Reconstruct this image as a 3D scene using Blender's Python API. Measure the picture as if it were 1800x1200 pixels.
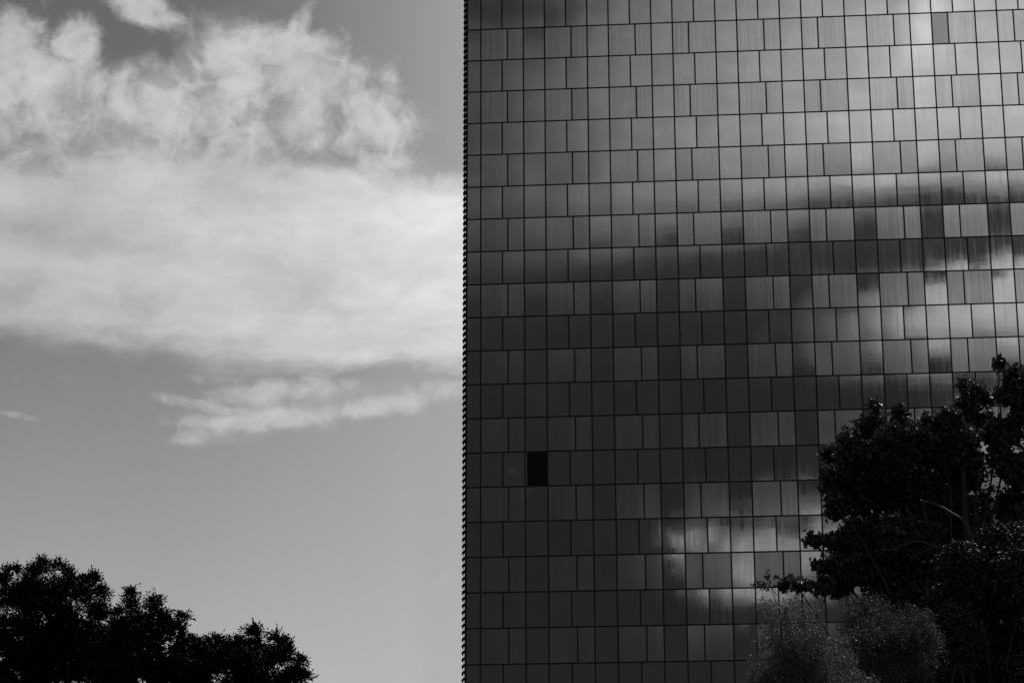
import bpy, math, random
import numpy as np
from mathutils import Vector

for o in list(bpy.data.objects):
    bpy.data.objects.remove(o)
S = bpy.context.scene
COL = S.collection
rad = math.radians

# ------------------------------------------------------------------ camera
EYE = Vector((0.0, 0.0, 1.6))
CR = Vector((0.996549, 0.08296, -0.002946))
CU = Vector((0.027074, -0.291268, 0.956258))
CF = Vector((-0.078473, 0.953038, 0.292509))
cam_d = bpy.data.cameras.new("camera")
cam = bpy.data.objects.new("camera", cam_d)
COL.objects.link(cam)
cam_d.sensor_width = 36.0
cam_d.lens = 84.0
cam_d.clip_end = 5000
from mathutils import Matrix
cam.matrix_world = Matrix(((CR.x, CU.x, -CF.x, EYE.x), (CR.y, CU.y, -CF.y, EYE.y), (CR.z, CU.z, -CF.z, EYE.z), (0, 0, 0, 1)))
S.camera = cam
S.view_settings.view_transform = 'Standard'
S.view_settings.look = 'None'
S.view_settings.exposure = 0.0
S.view_settings.gamma = 1.0
S.render.engine = 'CYCLES'
S.cycles.max_bounces = 5
S.cycles.diffuse_bounces = 2
S.cycles.glossy_bounces = 3

# ------------------------------------------------------------------ node helper
class NB:
    """tiny expression builder for node trees"""
    def __init__(self, nt):
        self.nt = nt
    def node(self, t, **kw):
        n = self.nt.nodes.new(t)
        for k, v in kw.items():
            setattr(n, k, v)
        return n
    def put(self, sock, v):
        if isinstance(v, E_):
            v = v.s
        if isinstance(v, bpy.types.NodeSocket):
            self.nt.links.new(v, sock)
        else:
            sock.default_value = v
    def math(self, op, *a, clamp=False):
        n = self.node('ShaderNodeMath', operation=op)
        n.use_clamp = clamp
        for i, v in enumerate(a):
            self.put(n.inputs[i], v)
        return E_(self, n.outputs[0])
    def vmath(self, op, *a, out=0):
        n = self.node('ShaderNodeVectorMath', operation=op)
        for i, v in enumerate(a):
            self.put(n.inputs[i], v)
        return E_(self, n.outputs[out])
    def comb(self, x, y, z=0.0):
        n = self.node('ShaderNodeCombineXYZ')
        for i, v in enumerate((x, y, z)):
            self.put(n.inputs[i], v)
        return E_(self, n.outputs[0])
    def sep(self, v):
        n = self.node('ShaderNodeSeparateXYZ')
        self.put(n.inputs[0], v)
        return [E_(self, n.outputs[i]) for i in range(3)]
    def ramp(self, v, a, b, c=0.0, d=1.0, smooth=True):
        n = self.node('ShaderNodeMapRange')
        n.interpolation_type = 'SMOOTHSTEP' if smooth else 'LINEAR'
        n.clamp = True
        for i, x in enumerate((v, a, b, c, d)):
            self.put(n.inputs[i], x)
        return E_(self, n.outputs[0])
    def curve(self, v, pts):
        """piecewise smooth curve through (x, y) points"""
        n = self.node('ShaderNodeFloatCurve')
        x0, x1 = pts[0][0], pts[-1][0]
        ys = [p[1] for p in pts]
        y0, y1 = min(ys), max(ys)
        if y1 - y0 < 1e-6:
            y1 = y0 + 1
        c = n.mapping.curves[0]
        q = [((x - x0) / (x1 - x0), (y - y0) / (y1 - y0)) for x, y in pts]
        c.points[0].location = q[0]
        c.points[1].location = q[-1]
        for p in q[1:-1]:
            c.points.new(*p)
        n.mapping.update()
        self.put(n.inputs['Value'], self.ramp(v, x0, x1, smooth=False))
        return E_(self, n.outputs[0]) * (y1 - y0) + y0
    def noise(self, vec, scale=1.0, detail=5.0, rough=0.55, dist=0.0, color=False):
        n = self.node('ShaderNodeTexNoise')
        self.put(n.inputs['Vector'], vec)
        n.inputs['Scale'].default_value = scale
        n.inputs['Detail'].default_value = detail
        n.inputs['Roughness'].default_value = rough
        n.inputs['Distortion'].default_value = dist
        return E_(self, n.outputs['Color' if color else 'Fac'])
    def mix(self, a, b, f):
        return (b - a) * f + a if isinstance(b, E_) or isinstance(a, E_) else f * (b - a) + a

class E_:
    def __init__(self, nb, s):
        self.nb, self.s = nb, s
    def __add__(self, o): return self.nb.math('ADD', self, o)
    __radd__ = __add__
    def __mul__(self, o): return self.nb.math('MULTIPLY', self, o)
    __rmul__ = __mul__
    def __sub__(self, o): return self.nb.math('SUBTRACT', self, o)
    def __rsub__(self, o): return self.nb.math('SUBTRACT', o, self)
    def __truediv__(self, o): return self.nb.math('DIVIDE', self, o)
    def max(self, o): return self.nb.math('MAXIMUM', self, o)
    def min(self, o): return self.nb.math('MINIMUM', self, o)

# ------------------------------------------------------------------ world: Nishita sky seen in black and white, with cloud banks
SUN_AZ, SUN_EL = rad(24), rad(52)          # azimuth clockwise from +Y
SUNV = Vector((math.sin(SUN_AZ) * math.cos(SUN_EL), math.cos(SUN_AZ) * math.cos(SUN_EL), math.sin(SUN_EL)))
W = bpy.data.worlds.new("World")
S.world = W
W.use_nodes = True
wt = W.node_tree
for n in list(wt.nodes):
    wt.nodes.remove(n)
b = NB(wt)
tc = b.node('ShaderNodeTexCoord')
D = b.vmath('NORMALIZE', tc.outputs['Generated'])
dx, dy, dz = b.sep(D)
sky = b.node('ShaderNodeTexSky', sky_type='NISHITA')
sky.sun_disc = False
sky.sun_elevation = SUN_EL
sky.sun_rotation = SUN_AZ
sky.air_density = 1.0
sky.dust_density = 1.5
sp = b.node('ShaderNodeSeparateColor')
wt.links.new(sky.outputs[0], sp.inputs[0])
red = E_(b, sp.outputs[0])                  # red filter: blue sky falls to dark grey
green = E_(b, sp.outputs[1])
nish = (red * 0.8 + green * 0.2) * 0.1
# polarised contrast of the film: deep away from the sun, pale near it and near the haze
front = b.ramp(dy, -0.15, 0.25)
# heading chart: the same tangent chart ahead (dy > 0) and mirrored behind (dy < 0)
Dm = b.comb(dx, b.math('ABSOLUTE', dy), dz)
ca = b.vmath('DOT_PRODUCT', Dm, tuple(CR), out=1)
cb_ = b.vmath('DOT_PRODUCT', Dm, tuple(CU), out=1)
cc = b.vmath('DOT_PRODUCT', Dm, tuple(CF), out=1).max(0.12)
px = ca / cc * 42.0 + 9.0
py = 6.0 - cb_ / cc * 42.0
P = b.comb(px, py, 0.0)
warp = b.vmath('SUBTRACT', b.noise(P, 0.45, 3.0, 0.5, color=True), (0.5, 0.5, 0.5))
warp2 = b.vmath('SUBTRACT', b.noise(P, 2.3, 4.0, 0.6, color=True), (0.5, 0.5, 0.5))
PW = b.vmath('ADD', b.vmath('ADD', P, b.vmath('MULTIPLY', warp, (1.5, 1.0, 0))), b.vmath('MULTIPLY', warp2, (0.24, 0.2, 0)))
PS = b.vmath('ADD', P, b.vmath('MULTIPLY', warp, (0.7, 0.35, 0)))     # gentle warp
fb = b.noise(PW, 0.8, 9.0, 0.58) - 0.5
fbf = b.noise(PW, 2.1, 9.0, 0.60, 0.15) - 0.5
fbs = b.noise(b.vmath('MULTIPLY', PS, (0.22, 1.0, 1)), 1.4, 7.0, 0.55) - 0.5   # drawn out sideways
wx, wy, _ = b.sep(PS)

def blob(cx, cy, rx, ry, ang=0.0, amp=1.0, src=None):
    m = b.node('ShaderNodeMapping', vector_type='TEXTURE')
    b.put(m.inputs['Vector'], src if src is not None else PS)
    m.inputs['Location'].default_value = (cx, cy, 0)
    m.inputs['Rotation'].default_value = (0, 0, rad(ang))
    m.inputs['Scale'].default_value = (rx, ry, 1)
    l = b.vmath('LENGTH', E_(b, m.outputs[0]), out=1)
    return b.ramp(l, 0.25, 1.45, amp, 0.0)

def union(*bl):
    r = bl[0]
    for q in bl[1:]:
        r = r.max(q)
    return r

# --- ahead: grey-blue gradient of the clear sky
grad = b.curve(px, [(-6, .08), (0, .112), (3, .126), (5, .162), (6.5, .207), (7.5, .248), (8.5, .288), (12, .36), (24, .40)])
vert = b.curve(py, [(-8, .8), (0, 1.0), (3, 1.25), (6, 1.65), (9, 2.3), (12, 3.0), (17, 3.8)])
vmix = b.curve(px, [(-6, 1.0), (0, .95), (3, .8), (5, .55), (7, .26), (9, .06), (24, .05)])
A = (grad * ((vert - 1.0) * vmix + 1.0) * (nish * 0.9 + 0.86)).min(0.56)
# veil of thin grey cloud, upper left
veil = b.ramp(union(blob(2.4, 2.35, 5.4, 1.35, 2), blob(0.0, 3.6, 4.0, 2.0), blob(5.2, 2.0, 1.8, 1.3, 20), blob(4.3, 1.0, 1.5, 0.8, 20, .7)) + fb * 1.0 + fbf * 0.4, 0.15, 0.75)
A = b.mix(A, b.ramp(fb + fbf * 0.8, -0.25, 0.25, 0.27, 0.50), veil * 0.95)
# cumulus heads
puff = union(blob(0.1, 1.0, 0.95, 1.1), blob(1.25, 0.75, 0.52, 0.62), blob(0.9, 1.45, 1.1, 0.6), blob(2.6, 0.15, 0.75, 0.42, 20),
             blob(4.1, 1.2, 0.7, 0.6, 30), blob(5.2, 0.5, 0.3, 0.55, 35, .7), blob(5.4, 1.3, 1.5, 0.75, 30), blob(2.3, 1.7, 1.2, .5, 10, .7), blob(6.6, 2.1, 0.9, 0.75, 40, .8),
             blob(3.6, 2.0, 1.3, 0.7, 8, .85), blob(1.0, 1.9, 0.8, 0.6, 0, .8), blob(6.9, 1.5, 0.5, 0.35, 20, .55),
             blob(6.2, 2.7, 1.6, 0.5, 16, .6))
cov = b.ramp(puff + fbf * 1.2 + fb * 0.8, 0.22, 0.95)
A = b.mix(A, b.ramp(fbf * 0.8 + fb, -0.3, 0.3, 0.44, 0.63), cov * 0.9)
# the broad pale bank
top = b.curve(wx, [(-6, 2.6), (0, 2.9), (1.6, 2.95), (2.4, 2.62), (4, 2.72), (6.5, 2.95), (8.2, 3.2), (14, 3.4)])
bot = b.curve(wx, [(-6, 5.0), (0, 5.75), (2, 6.1), (4, 6.35), (6, 6.45), (8.2, 6.45), (14, 6.3)])
soft = b.curve(wx, [(-6, .9), (0, .75), (4, .5), (8.2, .3), (14, .3)])
yy = wy + fb * 0.75 + fbf * 0.3
fbm_ = b.noise(b.vmath('MULTIPLY', PW, (0.55, 1.0, 1)), 1.1, 9.0, 0.6) - 0.5
bank = b.ramp((yy - top) / 0.30, -1.0, 1.4) * b.ramp((bot - yy + fbs * 0.7) / soft, -0.6, 1.0)
bb = b.curve(px, [(-6, .42), (0, .54), (3, .58), (6, .64), (8.2, .70), (14, .65)])
bb = bb * b.ramp(fbs * 0.4 + fbm_ * 1.1, -0.24, 0.20, 0.78, 1.07, smooth=False) + blob(7.8, 3.9, 1.5, 0.8, 0, 0.10) - blob(1.2, 4.1, 1.6, .45, 0, 0.09) - blob(1.0, 5.2, 1.8, .4, 5, 0.07)
A = b.mix(A, bb, bank)
# torn strip below the bank
strip = union(blob(4.9, 6.85, 1.5, 0.30, -4, .9), blob(6.7, 7.15, 1.2, 0.24, -10), blob(4.6, 7.4, 1.6, 0.26, -5, .95), blob(3.3, 7.68, 0.6, 0.2, -12, .55),
              blob(3.7, 7.15, 1.2, 0.16, 8, .7), blob(0.3, 7.28, 0.7, 0.08, 9, .55), blob(7.6, 6.9, 1.0, 0.25, -4, .9), blob(3.9, 6.7, .9, .12, 4, .55))
thin = union(blob(5.2, 7.15, 2.4, 0.6, -5), blob(4.4, 7.55, 1.6, .3, -8, .8), blob(6.9, 6.95, 1.3, 0.35, -6, .8))
A = b.mix(A, 0.46, b.ramp(thin + fbs * 1.2 + fbf * 1.2, 0.3, 1.3) * 0.7)
A = b.mix(A, 0.58, b.ramp(strip + fbs * 1.2 + fbf * 1.6, 0.22, 1.3) * 0.8)

# --- behind the camera: what the curtain wall mirrors
Bk = nish * 0.05 + b.curve(py, [(0, .05), (4, .05), (5.2, .038), (7, .025), (12, .017)])
blotch = b.ramp(fbs + fb * 0.6, -0.3, 0.3, 0.8, 1.12)
tl = b.curve(wx, [(4, .10), (8.3, .13), (9.5, .19), (11, .31), (13, .52), (15, .76), (17, .90), (22, .8)])
edge = b.curve(wx, [(4, 4.6), (8.3, 4.5), (10, 4.35), (12, 3.9), (15, 3.35), (16.5, 3.15), (18, 3.05), (22, 2.8)])
edl = b.curve(wx, [(4, 1.0), (8.3, .95), (12, .8), (15, .65), (18, .6), (22, .5)])
topc = b.ramp((edge - wy + fbs * 0.25 + fb * 0.3) / edl, -1.0, 1.0)
topv = tl * blotch * b.ramp(wy, -1.2, 1.2, .8, 1.0)
topv = topv * (1.0 - blob(9.0, 0.0, 1.6, 0.9, 0, .5)) + blob(16.3, 0.45, 0.5, 0.9, 10, .32)
Bk = b.mix(Bk, topv, topc)
hi = b.curve(wx, [(12, 5.7), (14, 5.1), (15, 5.1), (16, 4.88), (17, 4.66), (18, 4.38), (22, 4.0)])
mid = b.ramp(wy - hi + fbf * 1.0 + fb * .3, -0.12, 0.42) * b.ramp(6.35 - wy + fb * 0.6, -0.4, 0.9) * b.ramp(wx + (wy - 5.0) * 0.9 + fb * 0.7, 13.9, 17.2)
Bk = b.mix(Bk, (blotch * 0.5 + 0.5) * b.ramp(wx, 14, 17.2, .36, .76) + fbf * 0.18, mid)
low = union(blob(12.2, 9.5, 0.8, 0.45, 10, .75), blob(13.5, 9.9, 1.5, 0.7, -8), blob(14.6, 9.5, 1.2, 0.8, -25), blob(13.6, 8.8, 1.6, 0.25, -6, .4),
            blob(17.8, 8.1, 2.2, 1.3, -15, .8), blob(17.2, 10.2, 2.4, 0.7, 0, .4))
Bk = b.mix(Bk, (blotch * 0.5 + 0.5) * 0.45 + fbf * 0.2, b.ramp(low + fbf * 1.1 + fb * 0.6, 0.15, 1.1))

# --- far from both charts: loose fair-weather clouds all round
g = b.noise(b.comb(dx / (dz.max(0) + 0.25), dy / (dz.max(0) + 0.25), 0.0), 1.6, 7.0, 0.58) - 0.5
base = b.mix(Bk, A, front)
rr = b.vmath('LENGTH', b.vmath('SUBTRACT', P, (9.0, 6.0, 0.0)), out=1)
far = b.ramp(rr, 17.0, 30.0)
farv = b.mix(b.mix(0.05, 0.24, front), b.mix(0.30, 0.55, front), b.ramp(g, -0.02, 0.2))
val = b.mix(base, farv, far)
val = val.max(0.008)
bg = b.node('ShaderNodeBackground')
cmb = b.node('ShaderNodeCombineColor')
for i in range(3):
    b.put(cmb.inputs[i], val)
wt.links.new(cmb.outputs[0], bg.inputs['Color'])
bg.inputs['Strength'].default_value = 1.0
ow = b.node('ShaderNodeOutputWorld')
wt.links.new(bg.outputs[0], ow.inputs[0])
W.cycles.sampling_method = 'MANUAL'
W.cycles.sample_map_resolution = 1024

# ------------------------------------------------------------------ sun
sd = bpy.data.lights.new("sun", 'SUN')
sd.energy = 2.6
sd.angle = rad(0.5)
sd.color = (1, 1, 1)
sun = bpy.data.objects.new("sun", sd)
COL.objects.link(sun)
sun.rotation_euler = (-SUNV).to_track_quat('-Z', 'Y').to_euler()
sun.location = (0, 0, 150)

# ------------------------------------------------------------------ materials
def mat(name):
    m = bpy.data.materials.new(name)
    m.use_nodes = True
    nt = m.node_tree
    bs = nt.nodes['Principled BSDF']
    return m, NB(nt), bs

def grey(nb, sock, v):
    n = nb.node('ShaderNodeCombineColor')
    for i in range(3):
        nb.put(n.inputs[i], v)
    nb.nt.links.new(n.outputs[0], sock)

MW, MH = 1.2142089, 1.9187969              # module width, row height
X0, Z0, FY = -12.0219492, 60.5703013, 125.0

def panel_mat(name, ribbed):
    m, nb, bs = mat(name)
    geo = nb.node('ShaderNodeNewGeometry')
    pos = E_(nb, geo.outputs['Position'])
    x, y, z = nb.sep(pos)
    cell = nb.comb(nb.math('FLOOR', (x - X0) / MW), nb.math('FLOOR', (z - Z0) / MH), 0.0)
    wn = nb.node('ShaderNodeTexWhiteNoise', noise_dimensions='3D')
    nb.put(wn.inputs['Vector'], cell)
    rnd = E_(nb, wn.outputs['Value'])
    streak = nb.noise(nb.comb(x * 5.0, y, z * 0.22), 1.0, 6.0, 0.65)
    fine = nb.noise(nb.comb(x * 26.0, y, z * 0.08), 1.0, 2.0, 0.5)
    cloudy = nb.noise(pos, 0.9, 4.0, 0.55)
    # rain streaks hanging from the joint above, a little wider near the top of each row
    fz = nb.math('FRACT', (Z0 - z) / MH)
    drip = nb.ramp(streak, 0.56, 0.72) * nb.ramp(fz, 1.0, 0.0, 0.25, 1.0)
    base = nb.ramp(cloudy, 0.3, 0.7, 0.94, 1.04, smooth=False) * (rnd * 0.12 + 0.94)
    if ribbed:
        base = base * nb.ramp(fine, 0.3, 0.7, 0.78, 1.14, smooth=False) * 0.50 * (1.0 - drip * 0.12)
        rough = nb.ramp(streak, 0.3, 0.7, 0.105, 0.135)
    else:
        base = base * nb.ramp(fine, 0.3, 0.7, 0.97, 1.02, smooth=False) * 0.50 * (1.0 - drip * 0.16)
        rough = nb.ramp(streak, 0.35, 0.75, 0.025, 0.075)
    grey(nb, bs.inputs['Base Color'], base)
    bs.inputs['Metallic'].default_value = 1.0
    nb.put(bs.inputs['Roughness'], rough)
    if ribbed:
        pass
    else:
        bp = nb.node('ShaderNodeBump')
        bp.inputs['Strength'].default_value = 0.06
        bp.inputs['Distance'].default_value = 0.008
        nb.put(bp.inputs['Height'], nb.noise(nb.comb(x * 0.7, y, z * 2.2), 1.0, 2.0, 0.4) + rnd * 0)
        nb.nt.links.new(bp.outputs[0], bs.inputs['Normal'])
    return m

M_GLASS = panel_mat("coated_glass", False)
M_RIB = panel_mat("ribbed_glass", True)

def plain(name, v, rough=0.6, metal=0.0, var=0.25, scale=2.0, spec=0.5):
    m, nb, bs = mat(name)
    t = nb.node('ShaderNodeTexCoord')
    n = nb.noise(t.outputs['Object'], scale, 6.0, 0.6)
    grey(nb, bs.inputs['Base Color'], nb.ramp(n, 0.25, 0.75, v * (1 - var), v * (1 + var), smooth=False))
    nb.put(bs.inputs['Roughness'], nb.ramp(n, 0.2, 0.8, rough * 0.85, min(1, rough * 1.15), smooth=False))
    bs.inputs['Metallic'].default_value = metal
    bs.inputs['Specular IOR Level'].default_value = spec
    return m

M_JOINT = plain("joint_black", 0.065, 0.8, spec=0.15)
M_FIN = plain("fin_metal", 0.02, 0.45, spec=0.3)
M_RAIL = plain("rail_metal", 0.30, 0.45, 0.3)
M_HATCH = plain("hatch_black", 0.014, 0.7, spec=0.1)
M_MATT = plain("matt_glass", 0.41, 0.22, 1.0, var=0.06, scale=0.6)
M_ROOF = plain("roof_grey", 0.12, 0.8)
M_BARK = plain("bark", 0.03, 0.85, scale=7.0)
M_DARKBARK = plain("dark_bark", 0.02, 0.9, scale=7.0, spec=0.1)
M_PALEBARK = plain("pale_bark", 0.045, 0.7, scale=5.0)

def leaf_mat(name, lo, hi, rough, spec, through=0.0):
    m, nb, bs = mat(name)
    geo = nb.node('ShaderNodeNewGeometry')
    r = E_(nb, geo.outputs['Random Per Island'])
    n = nb.noise(geo.outputs['Position'], 1.3, 4.0, 0.6)
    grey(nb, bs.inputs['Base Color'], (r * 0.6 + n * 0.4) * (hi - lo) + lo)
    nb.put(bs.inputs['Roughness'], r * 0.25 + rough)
    bs.inputs['Specular IOR Level'].default_value = spec
    if through:                              # thin leaf: part of the light passes through
        tr = nb.node('ShaderNodeBsdfTranslucent')
        grey(nb, tr.inputs['Color'], (r * 0.5 + 0.5) * hi * 1.3)
        mx = nb.node('ShaderNodeMixShader')
        mx.inputs[0].default_value = through
        out = nb.nt.nodes['Material Output']
        nb.nt.links.new(bs.outputs[0], mx.inputs[1]); nb.nt.links.new(tr.outputs[0], mx.inputs[2])
        nb.nt.links.new(mx.outputs[0], out.inputs['Surface'])
    return m

M_LEAF = leaf_mat("broad_leaves", 0.020, 0.085, 0.42, 0.3, 0.2)
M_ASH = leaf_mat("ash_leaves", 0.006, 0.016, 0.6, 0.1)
M_WILLOW = leaf_mat("willow_leaves", 0.04, 0.16, 0.5, 0.2, 0.25)
M_WILLOW2 = leaf_mat("birch_leaves", 0.025, 0.10, 0.55, 0.2, 0.2)
M_SMALL = leaf_mat("small_leaves", 0.016, 0.065, 0.5, 0.22)

# ground
gm, nb, bs = mat("meadow")
t = nb.node('ShaderNodeNewGeometry')
n1 = nb.noise(t.outputs['Position'], 0.15, 6.0, 0.6)
n2 = nb.noise(t.outputs['Position'], 6.0, 4.0, 0.7)
grey(nb, bs.inputs['Base Color'], nb.ramp(n1 * 0.6 + n2 * 0.4, 0.3, 0.7, 0.035, 0.09))
bs.inputs['Roughness'].default_value = 0.95

# ------------------------------------------------------------------ mesh helpers
def mesh_obj(name, verts, faces, material, parent=None, loc=(0, 0, 0), smooth=False):
    me = bpy.data.meshes.new(name)
    me.from_pydata([tuple(v) for v in verts], [], faces)
    me.materials.append(material)
    if smooth:
        me.polygons.foreach_set('use_smooth', [True] * len(me.polygons))
    me.update()
    o = bpy.data.objects.new(name, me)
    COL.objects.link(o)
    o.location = loc
    if parent:
        o.parent = parent
    return o

def quads_obj(name, V, material, parent, k=4):
    """V: (n, k, 3) array of n separate k-gons -> one mesh"""
    n = V.shape[0]
    me = bpy.data.meshes.new(name)
    me.vertices.add(n * k)
    me.loops.add(n * k)
    me.polygons.add(n)
    me.vertices.foreach_set('co', V.reshape(-1).astype(np.float32))
    me.loops.foreach_set('vertex_index', np.arange(n * k, dtype=np.int32))
    me.polygons.foreach_set('loop_start', np.arange(0, n * k, k, dtype=np.int32))
    me.update(calc_edges=True)
    me.validate()
    me.materials.append(material)
    o = bpy.data.objects.new(name, me)
    COL.objects.link(o)
    o.parent = parent
    return o

def empty(name, loc, label, cat, group=None):
    o = bpy.data.objects.new(name, None)
    COL.objects.link(o)
    o.location = loc
    o["label"] = label
    o["category"] = cat
    if group:
        o["group"] = group
    return o

class MB:
    def __init__(s):
        s.v, s.f, s.sm = [], [], []
    def box(s, x0, x1, y0, y1, z0, z1):
        n = len(s.v)
        s.v += [(x, y, z) for z in (z0, z1) for y in (y0, y1) for x in (x0, x1)]
        for q in ((0, 1, 3, 2), (4, 6, 7, 5), (0, 4, 5, 1), (2, 3, 7, 6), (0, 2, 6, 4), (1, 5, 7, 3)):
            s.f.append(tuple(n + i for i in q)); s.sm.append(False)
    def prism(s, prof, y0, y1):
        """closed profile in x-z extruded along y"""
        n = len(s.v); k = len(prof)
        s.v += [(x, y0, z) for x, z in prof] + [(x, y1, z) for x, z in prof]
        s.f.append(tuple(n + i for i in range(k))); s.sm.append(False)
        s.f.append(tuple(n + k + i for i in reversed(range(k)))); s.sm.append(False)
        for i in range(k):
            j = (i + 1) % k
            s.f.append((n + i, n + k + i, n + k + j, n + j)); s.sm.append(True)
    def tube(s, pts, radii, seg=7):
        n0 = len(s.v)
        prev = None
        for i, (p, r) in enumerate(zip(pts, radii)):
            p = Vector(p)
            a = Vector(pts[min(i + 1, len(pts) - 1)]) - Vector(pts[max(i - 1, 0)])
            a.normalize()
            u = a.cross(Vector((0.3, 0.9, 0.1))).normalized()
            w = a.cross(u)
            for k in range(seg):
                t = 2 * math.pi * k / seg
                s.v.append(tuple(p + (u * math.cos(t) + w * math.sin(t)) * r))
        for i in range(len(pts) - 1):
            for k in range(seg):
                a0 = n0 + i * seg + k; a1 = n0 + i * seg + (k + 1) % seg
                s.f.append((a0, a1, a1 + seg, a0 + seg)); s.sm.append(True)
    def build(s, name, material, parent=None, loc=(0, 0, 0)):
        o = mesh_obj(name, s.v, s.f, material, parent, loc)
        o.data.polygons.foreach_set('use_smooth', s.sm)
        return o

def pix(px_, py_, depth):
    """point at the given depth (metres along +Y) seen in that direction from the viewpoint"""
    d = CF * 4200 + CR * (px_ - 900) + CU * (600 - py_)
    return EYE + d * (depth / d.y)

# ------------------------------------------------------------------ ground
g_ = mesh_obj("ground", [(-3000, -3000, 0), (3000, -3000, 0), (3000, 3000, 0), (-3000, 3000, 0)], [(0, 1, 2, 3)], gm)
g_["kind"] = "structure"

# ------------------------------------------------------------------ tower
tower = empty("office_tower", (X0, FY, 0), "tall mirror-glass office tower with staggered panel grid and hooked fins down its left corner", "office building")
TL = Vector((X0, FY, 0))
ROW_T, ROW_B = -8, 31                       # rows built: above and below the view
NCOL = 39
UL = -0.66
xl = X0 + UL * MW
xr = X0 + NCOL * MW
ztop = Z0 - ROW_T * MH
GAP = 0.041                                 # half joint width

bw = MB()
bw.box(xl - X0, xr - X0 + 0.02, 0.07, 34.0, 0.0, ztop)
bw.build("wall", M_JOINT, tower)
rf = MB()
rf.box(xl - X0 - 0.25, xr - X0 + 0.2, -0.1, 34.2, ztop + 0.003, ztop + 0.7)
rf.build("roof", M_ROOF, tower)
cs = MB()
cs.box(xl - X0 - 0.015, xl - X0 + 0.03, -0.045, 0.067, 0.0, ztop)
cs.build("corner_trim", M_FIN, tower)

rnd = random.Random(5)

def panel_geo(u0, u1, v, rng, flat=False):
    """front sheet slightly dished, with folded edges; coordinates relative to the tower base"""
    xa, xb = u0 * MW + GAP, u1 * MW - GAP
    za, zb = Z0 - (v + 1) * MH + GAP, Z0 - v * MH - GAP
    if za < 0.3:
        return None
    N = 6
    bu = rng.uniform(0.0003, 0.0012) * (1 if rng.random() < 0.75 else -0.6)
    bz = rng.uniform(0.0007, 0.0022)
    tx, tz = rng.gauss(0, 0.0006), rng.gauss(0, 0.0009)
    sx = rng.uniform(-.0005, .0005)
    if flat:
        bu = bz = 0
    V, F = [], []
    hw = (xb - xa) / 2; hh = (zb - za) / 2
    for j in range(N):
        for i in range(N):
            s, t = -1 + 2 * i / (N - 1), -1 + 2 * j / (N - 1)
            y = -bu * (1 - s * s) - bz * (1 - t * t) + tx * s * hw + tz * t * hh + sx * s * t
            V.append(((xa + xb) / 2 + s * hw, y, (za + zb) / 2 + t * hh))
    for j in range(N - 1):
        for i in range(N - 1):
            a = j * N + i
            F.append((a, a + 1, a + N + 1, a + N))
    nf = len(F)
    ring = [i for i in range(N)] + [j * N + N - 1 for j in range(1, N)] + [(N - 1) * N + i for i in range(N - 2, -1, -1)] + [j * N for j in range(N - 2, 0, -1)]
    n = len(V)
    for r in ring:
        V.append(V[r])
    m = len(ring)
    for r in ring:
        V.append((V[r][0], 0.045, V[r][2]))
    for i in range(m):
        j = (i + 1) % m
        F.append((n + j, n + i, n + m + i, n + m + j))
    return V, F, nf

def add_panel(name, material, lst):
    V, F, SMO = [], [], []
    for (v_, f_, nf) in lst:
        n = len(V)
        V += v_
        F += [tuple(n + i for i in q) for q in f_]
        SMO += [True] * nf + [False] * (len(f_) - nf)
    c = Vector((sum(p[0] for p in V) / len(V), 0, min(p[2] for p in V)))
    o = mesh_obj(name, [Vector(p) - c for p in V], F, material, tower, c)
    o.data.polygons.foreach_set('use_smooth', SMO)
    return o

smooth_p, wide_p, narrow_p = [], [], []
for v in range(ROW_T, ROW_B):
    if v % 2 == 0:
        for u in range(0, NCOL):
            if v == 14 and u == 2:
                continue
            smooth_p.append((u, u + 1, v))
    else:
        for k in range(0, NCOL // 3):
            u = 3 * k
            if k in (3, 5, 7, 8, 11):
                narrow_p.append((u, u + 0.75, v)); wide_p.append((u + 0.75, u + 2, v))
            else:
                wide_p.append((u, u + 1.25, v)); narrow_p.append((u + 1.25, u + 2, v))
            smooth_p.append((u + 2, u + 3, v))
    smooth_p.append((UL + 0.02, 0, v))

def in_view(p):
    u = (p[0] + p[1]) / 2; v = p[2] + .5
    w = Vector((X0 + u * MW, FY, Z0 - v * MH)) - EYE
    d = w.dot(CF)
    x, y = 900 + 4200 * w.dot(CR) / d, 600 - 4200 * w.dot(CU) / d
    hidden = (x > 1450 and y > 780) or (x > 1340 and y > 1060) or (x > 1720 and y > 700)
    return 815 < x < 1810 and -20 < y < 1215 and not hidden, (p[1] - p[0]) * (1 + x / 6000 + y / 3000)

def emit(lst, name, material, cap):
    vis = sorted([p for p in lst if in_view(p)[0]], key=lambda p: -in_view(p)[1])
    own = set(vis[:cap])
    rest = []
    for p in lst:
        matt = (name == "narrow_ribbed_pane" and p[2] == 1 and abs(p[0] - 21) < .01)
        g = panel_geo(*p, random.Random(int(p[0] * 100) * 7919 + p[2] * 104729 + 17))
        if g is None:
            continue
        if matt:
            o = add_panel("matt_pane", M_MATT, [g]); o["label"] = "duller flat grey pane in the second row"
        elif p in own:
            add_panel(name, material, [g])
        else:
            rest.append(g)
    if rest:
        o = add_panel(name + "_field", material, rest)
        o["kind"] = "stuff"

emit(smooth_p, "smooth_pane", M_GLASS, 100)
emit(wide_p, "wide_ribbed_pane", M_RIB, 100)
emit(narrow_p, "narrow_ribbed_pane", M_RIB, 100)
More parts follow.
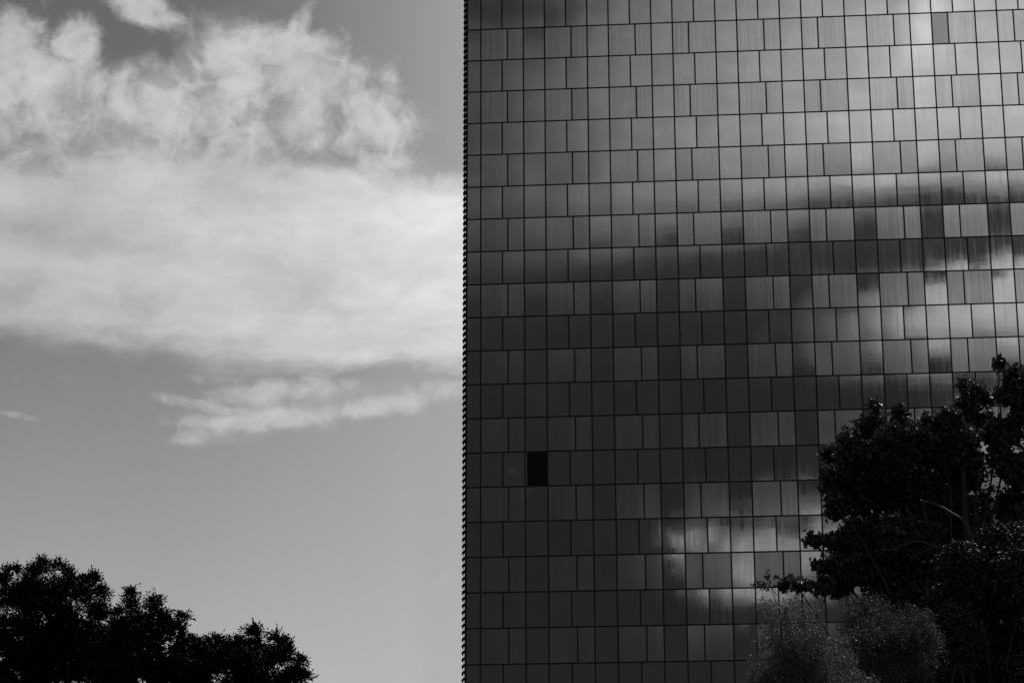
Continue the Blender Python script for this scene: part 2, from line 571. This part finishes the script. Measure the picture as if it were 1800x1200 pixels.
# the one dark pane, set back in its frame
hz0, hz1 = Z0 - 15 * MH, Z0 - 14 * MH
hp = MB(); hp.box(2 * MW + 0.09, 3 * MW - 0.05, 0.03, 0.066, hz0 + 0.06, hz1 - 0.05)
o = hp.build("open_hatch", M_HATCH, tower); o["label"] = "black open pane sunk between the grey ones"
hf = MB()
hf.box(2 * MW + 0.046, 2 * MW + 0.085, 0.0, 0.05, hz0 + 0.046, hz1 - 0.046)
o = hf.build("hatch_frame", M_RAIL, o, (0, 0, 0))

# hooked fins up the left corner
FP = MH * 3 / 16.0
prof_c = [(0.00, 0.055), (-0.055, 0.045), (-0.11, 0.0), (-0.150, -0.055), (-0.170, -0.115), (-0.150, -0.150), (-0.118, -0.150)]
def fin_profile(th=0.024):
    L, Rr = [], []
    for i, (x, z) in enumerate(prof_c):
        x0_, z0_ = prof_c[max(0, i - 1)]; x1_, z1_ = prof_c[min(len(prof_c) - 1, i + 1)]
        dx_, dz_ = x1_ - x0_, z1_ - z0_
        l = math.hypot(dx_, dz_)
        nx, nz = -dz_ / l, dx_ / l
        t = th * (0.6 + 0.55 * math.sin(math.pi * min(1, (i + 0.5) / 5.5)))
        L.append((x + nx * t, z + nz * t)); Rr.append((x - nx * t, z - nz * t))
    return L + Rr[::-1]
FPR = fin_profile()
fins = []
z = 0.6
while z < ztop - 0.3:
    fins.append(z); z += FP
def fin_y(zz):
    w = Vector((xl, FY, zz)) - EYE
    return 600 - 4200 * w.dot(CU) / w.dot(CF)
vis = [q for q in fins if -4 < fin_y(q) < 1204]
vis = vis[:100]
fm = MB(); fm.prism(FPR, 0.0, 0.50)
proto = fm.build("hooked_fin", M_FIN, tower, (xl - X0 - 0.018, -0.02, vis[0]))
for q in vis[1:]:
    c = proto.copy(); COL.objects.link(c); c.parent = tower; c.location = (xl - X0 - 0.018, -0.02, q)
fr = MB()
for q in fins:
    if q not in vis:
        fr.prism([(x, z_ + q) for x, z_ in FPR], 0.0, 0.50)
o = fr.build("hooked_fin_field", M_FIN, tower, (xl - X0 - 0.018, -0.02, 0)); o["kind"] = "stuff"
rl = MB()
rl.box(xl - X0 - 0.10, xl - X0 - 0.002, 0.50, 0.62, 0.3, ztop - 0.2)
rl.build("corner_rail", M_RAIL, tower)

# ------------------------------------------------------------------ trees
def rand_dirs(n, rs):
    v = rs.normal(size=(n, 3)); return v / np.linalg.norm(v, axis=1, keepdims=True)

def blob_points(blobs, depth, rs, dens, flat=0.9, shell=0.0, inset=0.0):
    """blobs: (cx, cy, rx, ry[, density]) outlines of leaf masses given as directions and angular size; returns metric points"""
    out = []
    for bl in blobs:
        cx, cy, rx, ry = bl[:4]
        k = bl[4] if len(bl) > 4 else 1.0
        dd = bl[5] if len(bl) > 5 else rs.uniform(-0.8, 0.8)
        c = np.array(pix(cx, cy, depth + dd))
        m = (depth) / 4200 / 0.93
        rx, ry = max(rx * 0.35, rx - inset), max(ry * 0.35, ry - inset)
        n = max(3, int(dens * k * (rx + inset * .5) * (ry + inset * .5) * math.pi / 1000))
        v = rand_dirs(n, rs) * (rs.uniform(shell, 1, size=(n, 1)) ** (1 / 3))
        r = np.array([rx * m, (rx + ry) / 2 * m * flat, ry * m])
        out.append(c + v * r)
    return np.concatenate(out)

def leaves(P_, rs, L, Wd, droop=0.0, kind='leaf', out=None):
    """one bent-diamond leaf polygon at each point"""
    n = len(P_)
    a = rand_dirs(n, rs) if out is None else out
    a = a + np.array([0, 0, -droop]); a /= np.linalg.norm(a, axis=1, keepdims=True)
    q = rand_dirs(n, rs); s = np.cross(a, q); s /= np.linalg.norm(s, axis=1, keepdims=True) + 1e-9
    l = L * rs.uniform(0.6, 1.25, size=(n, 1)); w = Wd * rs.uniform(0.7, 1.2, size=(n, 1))
    nn = np.cross(a, s)
    if kind == 'leaf':       # six-cornered blade
        V = np.stack([P_, P_ + a * l * .25 + s * w * .5 + nn * w * .15, P_ + a * l * .65 + s * w * .42 + nn * w * .15, P_ + a * l - nn * w * .1,
                      P_ + a * l * .65 - s * w * .42 + nn * w * .15, P_ + a * l * .25 - s * w * .5 + nn * w * .15], axis=1)
    else:
        V = np.stack([P_, P_ + a * l * .45 + s * w * .5, P_ + a * l, P_ + a * l * .45 - s * w * .5], axis=1)
    return V

def limbs(mb, base, hubs, rs, r0):
    """trunk plus limbs bending out to the leaf masses"""
    base = Vector(base)
    top = Vector(hubs[0])
    n = 9
    pts = []
    for i in range(n):
        t = i / (n - 1)
        p = base.lerp(top, t)
        p.x += math.sin(t * 5) * 0.12; p.y += math.cos(t * 4) * 0.1 - .1
        pts.append(p)
    mb.tube(pts, [r0 * (1 - 0.85 * i / (n - 1)) for i in range(n)], 10)
    for h in hubs[1:]:
        h = Vector(h)
        t = max(0.25, min(0.9, (h.z - base.z) / max(0.1, (top.z - base.z)) - 0.22 - 0.1 * abs(h.x - base.x) / 3))
        i = int(t * (n - 1)); s = pts[i]
        m1 = s.lerp(h, 0.35) + Vector((rs.uniform(-.2, .2), rs.uniform(-.2, .2), -0.25))
        m2 = s.lerp(h, 0.7) + Vector((rs.uniform(-.15, .15), rs.uniform(-.2, .2), -0.12))
        r = r0 * (1 - 0.85 * t) * 0.5
        mb.tube([s, m1, m2, h], [r, r * .7, r * .4, r * .12], 7)

def tree(name, label, cat, depth, base_px, blobs, dens, leaf_fn, lm, bark=M_BARK, r0=0.2, group=None, hubs=None, seed=1, low=None, gaps=(), inset=0.0):
    rs = np.random.RandomState(seed)
    bp = pix(base_px, 1100, depth)
    root = empty(name, (bp.x, bp.y, 0), label, cat, group)
    P_ = blob_points(blobs, depth, rs, dens, inset=inset)
    if low:                                  # the rest of the crown, below the view
        P_ = np.concatenate([P_, blob_points(low, depth, rs, dens * 0.35)])
    for gx, gy, gr in gaps:                  # openings in the crown
        g0 = np.array(pix(gx, gy, depth)); ax = g0 - np.array(EYE); ax /= np.linalg.norm(ax)
        q = P_ - np.array(EYE); dist = np.linalg.norm(q - (q @ ax)[:, None] * ax, axis=1)
        P_ = P_[dist > gr * depth / 4200 * rs.uniform(0.7, 1.2, size=len(P_))]
    V = leaf_fn(P_, rs)
    V = V - np.array([bp.x, bp.y, 0])
    quads_obj("crown", V, lm, root, V.shape[1])
    mb = MB()
    hb = hubs or [(c[0], c[1]) for c in blobs]
    H = [pix(x, y, depth + rs.uniform(-.6, .6)) - Vector((bp.x, bp.y, 0)) for x, y in hb]
    limbs(mb, (0, 0, 0), H, rs, r0)
    mb.build("trunk", bark, root)
    return root, bp

def sprays(k, rad_, L, Wd, droop):
    def fn(P_, rs):
        n = len(P_)
        c = np.repeat(P_, k, axis=0)
        d = rand_dirs(n * k, rs)
        ax = np.repeat(rand_dirs(n, rs), k, axis=0)
        t = rs.uniform(-1, 1, size=(n * k, 1))
        p = c + ax * t * rad_ + d * rad_ * 0.45
        return leaves(p, rs, L, Wd, droop)
    return fn

def pinnate_tufts(nl=10, npair=6, R_=0.25):
    """ash-like tufts: fronds spread from the twig tip, each with paired leaflets"""
    def fn(P_, rs):
        n = len(P_)
        up = np.array([0, 0, 0.7])
        fr_ = rand_dirs(n * nl, rs) + up
        fr_ /= np.linalg.norm(fr_, axis=1, keepdims=True)
        side = np.cross(fr_, rand_dirs(n * nl, rs)); side /= np.linalg.norm(side, axis=1, keepdims=True)
        c = np.repeat(P_, nl, axis=0)
        ln = R_ * rs.uniform(0.6, 1.25, size=(n * nl, 1))
        Vs = []
        for j in range(npair):
            t = 0.25 + 0.75 * j / (npair - 1)
            p = c + fr_ * ln * t + np.array([0, 0, -0.05]) * t * t
            for sg in ((-1, 1) if j < npair - 1 else (0,)):
                a = side * sg * 0.85 + fr_ * 0.55 + np.array([0, 0, -0.12])
                a /= np.linalg.norm(a, axis=1, keepdims=True)
                Vs.append(leaves(p, rs, 0.095, 0.034, 0.0, 'q', a))
        return np.concatenate(Vs)
    return fn

def weeping(k, L, Wd, hang):
    """fine leaves along hanging threads"""
    def fn(P_, rs):
        n = len(P_)
        c = np.repeat(P_, k, axis=0)
        t = rs.uniform(0, 1, size=(n * k, 1))
        h = np.repeat(rs.uniform(0.4, 1.0, size=(n, 1)) * hang, k, axis=0)
        dr = np.repeat(rs.normal(size=(n, 3)) * np.array([.22, .22, 0]), k, axis=0)
        p = c + dr * np.sqrt(t) * h + np.array([0, 0, -1]) * h * t ** 1.5 + rs.normal(size=(n * k, 3)) * 0.022
        return leaves(p, rs, L, Wd, 0.7, 'q')
    return fn

# left: two dark ash trees against the sky
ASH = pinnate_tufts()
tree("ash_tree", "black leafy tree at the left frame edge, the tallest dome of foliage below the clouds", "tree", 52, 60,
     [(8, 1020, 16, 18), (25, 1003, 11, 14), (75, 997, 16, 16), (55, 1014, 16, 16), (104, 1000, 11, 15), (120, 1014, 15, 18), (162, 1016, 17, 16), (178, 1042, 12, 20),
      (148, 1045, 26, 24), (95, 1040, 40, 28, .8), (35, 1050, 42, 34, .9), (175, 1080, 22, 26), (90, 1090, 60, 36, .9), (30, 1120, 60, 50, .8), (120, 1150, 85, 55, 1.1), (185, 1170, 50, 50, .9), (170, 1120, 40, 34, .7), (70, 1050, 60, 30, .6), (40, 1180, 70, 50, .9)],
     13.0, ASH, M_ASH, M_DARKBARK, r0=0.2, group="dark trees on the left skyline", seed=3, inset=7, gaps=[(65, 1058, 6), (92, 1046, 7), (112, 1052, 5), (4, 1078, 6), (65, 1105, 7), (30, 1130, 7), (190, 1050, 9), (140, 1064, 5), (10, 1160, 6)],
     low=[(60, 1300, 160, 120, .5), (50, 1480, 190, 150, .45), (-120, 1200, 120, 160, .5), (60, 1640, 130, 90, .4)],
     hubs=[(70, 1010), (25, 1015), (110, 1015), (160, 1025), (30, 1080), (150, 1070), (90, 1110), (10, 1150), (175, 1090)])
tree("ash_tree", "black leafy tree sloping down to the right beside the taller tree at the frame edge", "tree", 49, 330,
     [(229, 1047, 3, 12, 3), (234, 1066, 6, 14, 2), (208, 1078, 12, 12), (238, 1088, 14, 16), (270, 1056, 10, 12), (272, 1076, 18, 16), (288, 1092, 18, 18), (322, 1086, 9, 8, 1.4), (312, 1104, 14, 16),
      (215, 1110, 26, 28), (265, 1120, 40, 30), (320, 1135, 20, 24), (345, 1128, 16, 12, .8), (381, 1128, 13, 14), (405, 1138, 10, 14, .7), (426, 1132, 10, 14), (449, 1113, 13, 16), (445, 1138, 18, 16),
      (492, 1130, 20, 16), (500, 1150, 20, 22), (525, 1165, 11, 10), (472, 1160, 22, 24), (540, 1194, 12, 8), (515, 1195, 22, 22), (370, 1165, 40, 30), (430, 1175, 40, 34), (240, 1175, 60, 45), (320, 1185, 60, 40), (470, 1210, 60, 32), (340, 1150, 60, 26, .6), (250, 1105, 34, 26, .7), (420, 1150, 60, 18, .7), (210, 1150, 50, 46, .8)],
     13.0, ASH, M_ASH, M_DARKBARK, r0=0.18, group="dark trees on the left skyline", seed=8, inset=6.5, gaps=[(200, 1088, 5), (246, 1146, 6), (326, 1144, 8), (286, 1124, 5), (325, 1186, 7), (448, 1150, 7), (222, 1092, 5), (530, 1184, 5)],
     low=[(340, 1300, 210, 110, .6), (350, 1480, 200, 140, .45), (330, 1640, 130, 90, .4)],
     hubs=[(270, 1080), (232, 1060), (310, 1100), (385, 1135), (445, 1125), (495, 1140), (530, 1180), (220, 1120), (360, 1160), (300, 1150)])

# right: big dark broadleaf tree in front of the tower
BIG = [(1757, 640, 11, 14), (1780, 660, 18, 18), (1765, 694, 18, 16), (1795, 690, 16, 34), (1792, 730, 10, 26), (1820, 700, 40, 60),
       (1692, 675, 7, 12, 1.3), (1712, 688, 22, 14), (1728, 706, 16, 14), (1700, 715, 28, 16), (1762, 748, 28, 16), (1784, 762, 12, 16), (1740, 760, 16, 16),
       (1645, 742, 32, 15), (1672, 730, 18, 14), (1581, 736, 13, 24, 1.2), (1537, 716, 8, 16, 1.3), (1530, 748, 24, 22), (1548, 760, 22, 16), (1492, 770, 18, 18), (1462, 800, 20, 18), (1500, 800, 34, 30),
       (1560, 800, 50, 36), (1620, 790, 46, 34), (1680, 780, 40, 40), (1715, 812, 18, 16, .3), (1690, 830, 42, 32, .8), (1466, 845, 24, 26), (1472, 890, 20, 24), (1520, 860, 50, 44),
       (1600, 860, 56, 48), (1660, 890, 50, 40), (1735, 880, 34, 22, .45), (1785, 830, 26, 34, .9), (1780, 890, 30, 30, .7), (1530, 930, 52, 26), (1430, 948, 15, 12, 1.2), (1455, 950, 20, 13), (1480, 948, 18, 16), (1600, 940, 60, 40),
       (1447, 993, 20, 12), (1480, 995, 22, 18), (1383, 1024, 17, 9, 1.3), (1412, 1028, 18, 10, 1.3), (1445, 1030, 18, 16), (1475, 1028, 24, 22), (1520, 1000, 44, 30), (1570, 1010, 50, 34), (1650, 1000, 60, 50), (1700, 940, 60, 50), (1600, 1060, 80, 50), (1770, 800, 40, 40, .5), (1790, 860, 34, 50, .5), (1700, 740, 50, 30, .7), (1590, 770, 60, 26, .8), (1520, 970, 60, 30, .8)]
root, bp = tree("broadleaf_tree", "large dark broadleaf tree rising at the right edge in front of the mirrored grid", "tree", 46, 1690,
     BIG, 52.0, sprays(10, 0.12, 0.088, 0.080, 0.35), M_LEAF, r0=0.27, seed=21, inset=2.5, gaps=[(1750, 722, 10), (1768, 730, 11), (1795, 776, 8), (1722, 786, 9), (1745, 800, 7), (1764, 850, 17), (1752, 866, 12), (1614, 912, 11), (1520, 917, 10), (1700, 730, 8), (1508, 975, 9), (1535, 985, 8), (1790, 790, 12), (1700, 905, 9)],
     low=[(1700, 1250, 220, 150, .5), (1900, 900, 150, 260, .5), (1720, 1480, 260, 170, .4), (1880, 1250, 160, 180, .4), (1720, 1680, 180, 110, .3)],
     hubs=[(1700, 760), (1757, 660), (1712, 700), (1645, 760), (1535, 750), (1581, 750), (1480, 800), (1470, 870), (1430, 950), (1400, 1028), (1470, 1010), (1560, 900), (1790, 720), (1780, 860), (1640, 850), (1540, 960)])
for pts, r in (([(1672, 1010), (1660, 985), (1645, 962), (1628, 953), (1610, 951), (1596, 954), (1582, 960), (1568, 966), (1553, 964), (1540, 968)], 0.017), ([(1712, 960), (1707, 940), (1700, 922), (1690, 911), (1676, 903), (1660, 893), (1640, 884), (1618, 879)], 0.03), ([(1644, 955), (1638, 961), (1622, 970), (1613, 972), (1604, 981), (1600, 990)], 0.012)):
    tw = MB()
    tw.tube([pix(x, y, 43.6) - Vector((bp.x, bp.y, 0)) for x, y in pts], [r * (1 - .6 * i / (len(pts) - 1)) for i in range(len(pts))], 6)
    tw.build("branch", M_PALEBARK, root)

# lower right: denser small-leaved tree in front
root, bp = tree("small_leaved_tree", "dark tree with glinting small leaves filling the lower right corner", "tree", 40, 1760,
     [(1690, 990, 50, 34), (1760, 960, 50, 36), (1720, 1040, 70, 50), (1660, 1060, 30, 34), (1800, 1020, 60, 60), (1680, 1120, 50, 55), (1760, 1120, 70, 70), (1690, 1190, 60, 50), (1780, 1200, 70, 50), (1790, 950, 20, 30), (1655, 1160, 26, 50)],
     75.0, sprays(9, 0.11, 0.060, 0.045, 0.2), M_SMALL, r0=0.18, seed=33, low=[(1750, 1330, 140, 120, .5), (1760, 1520, 160, 140, .4), (1760, 1700, 130, 90, .3)])
tw = MB()
arch = [(1671, 1215), (1674, 1195), (1678, 1176), (1682, 1166), (1687, 1168), (1692, 1182), (1695, 1200), (1697, 1215)]
tw.tube([pix(x, y, 38.2) - Vector((bp.x, bp.y, 0)) for x, y in arch], [0.008] * len(arch), 6)
tw.build("bent_twig", M_PALEBARK, root)

# weeping trees
def domes(cx, cy, rx, ry, k=1.0):
    return (cx, cy, rx, ry, k)
root, bp = tree("weeping_tree", "pale fine-leaved weeping tree in front of the glass, left of the dark trees", "tree", 35, 1410,
     [(1372, 1068, 30, 18, .7), (1410, 1072, 22, 18, .6), (1385, 1090, 42, 20, .8), (1375, 1120, 34, 24, .6), (1420, 1130, 50, 28, .9), (1395, 1155, 60, 30, 1), (1460, 1165, 45, 30, 1), (1345, 1178, 26, 20, .8),
      (1380, 1195, 60, 30), (1450, 1200, 60, 30), (1505, 1195, 36, 24), (1465, 1135, 26, 22, .8), (1350, 1052, 12, 8, .6), (1432, 1060, 9, 8, .6), (1395, 1048, 14, 7, .6), (1326, 1165, 9, 14, .6), (1322, 1190, 9, 10, .7), (1480, 1118, 12, 10, .6), (1346, 1100, 10, 14, .5), (1438, 1098, 12, 14, .5)],
     40.0, weeping(20, 0.050, 0.020, 0.42), M_WILLOW, M_BARK, r0=0.09, group="weeping trees in front of the tower", seed=41, low=[(1420, 1310, 130, 90, .7), (1410, 1470, 150, 120, .6), (1410, 1650, 140, 120, .5)],
     hubs=[(1385, 1080), (1410, 1085), (1365, 1085), (1420, 1130), (1460, 1150), (1350, 1180), (1500, 1190)])
sp_ = MB()
org = Vector((bp.x, bp.y, 0))
sp_.tube([pix(x, y, 35) - org for x, y in ((1366, 1064), (1360, 1045), (1355, 1030), (1349, 1012))], [0.008, .006, .005, .003], 5)
sp_.tube([pix(x, y, 35) - org for x, y in ((1366, 1046), (1352, 1026), (1340, 1021), (1330, 1026))], [0.006, .005, .004, .003], 5)
sp_.build("sprig_stem", M_PALEBARK, root)
rs = np.random.RandomState(4)
pp = np.concatenate([np.array([pix(x + rs.normal() * s, y + rs.normal() * s2, 35) for _ in range(k)]) for x, y, s, s2, k in ((1348, 1012, 3, 4, 26), (1334, 1029, 7, 4, 60), (1343, 1028, 3, 5, 16), (1353, 1022, 3, 6, 8))])
quads_obj("sprig_leaves", leaves(pp, rs, .05, .03, .2) - np.array(org), M_WILLOW2, root, 6)
tree("weeping_tree", "darker weeping tree with two rounded domes between the pale weeping tree and the corner tree", "tree", 37.5, 1565,
     [(1524, 1062, 34, 20, .9), (1510, 1090, 36, 26), (1545, 1100, 36, 30), (1604, 1080, 30, 20, .9), (1618, 1108, 30, 30), (1590, 1120, 34, 34), (1622, 1145, 24, 26), (1520, 1130, 50, 36), (1570, 1160, 60, 34), (1545, 1195, 70, 30), (1615, 1190, 34, 22), (1490, 1052, 12, 9, .6), (1540, 1044, 14, 7, .6), (1560, 1060, 10, 9, .6), (1588, 1062, 10, 8, .6), (1632, 1078, 10, 10, .7), (1645, 1110, 7, 16, .7), (1480, 1085, 10, 14, .5), (1566, 1082, 14, 14, .6)],
     46.0, weeping(20, 0.050, 0.020, 0.42), M_WILLOW2, M_BARK, r0=0.09, group="weeping trees in front of the tower", seed=52, low=[(1560, 1310, 120, 90, .7), (1560, 1470, 140, 120, .6), (1560, 1650, 130, 120, .5)],
     hubs=[(1524, 1080), (1605, 1095), (1510, 1100), (1545, 1110), (1590, 1130), (1620, 1140), (1570, 1170)])
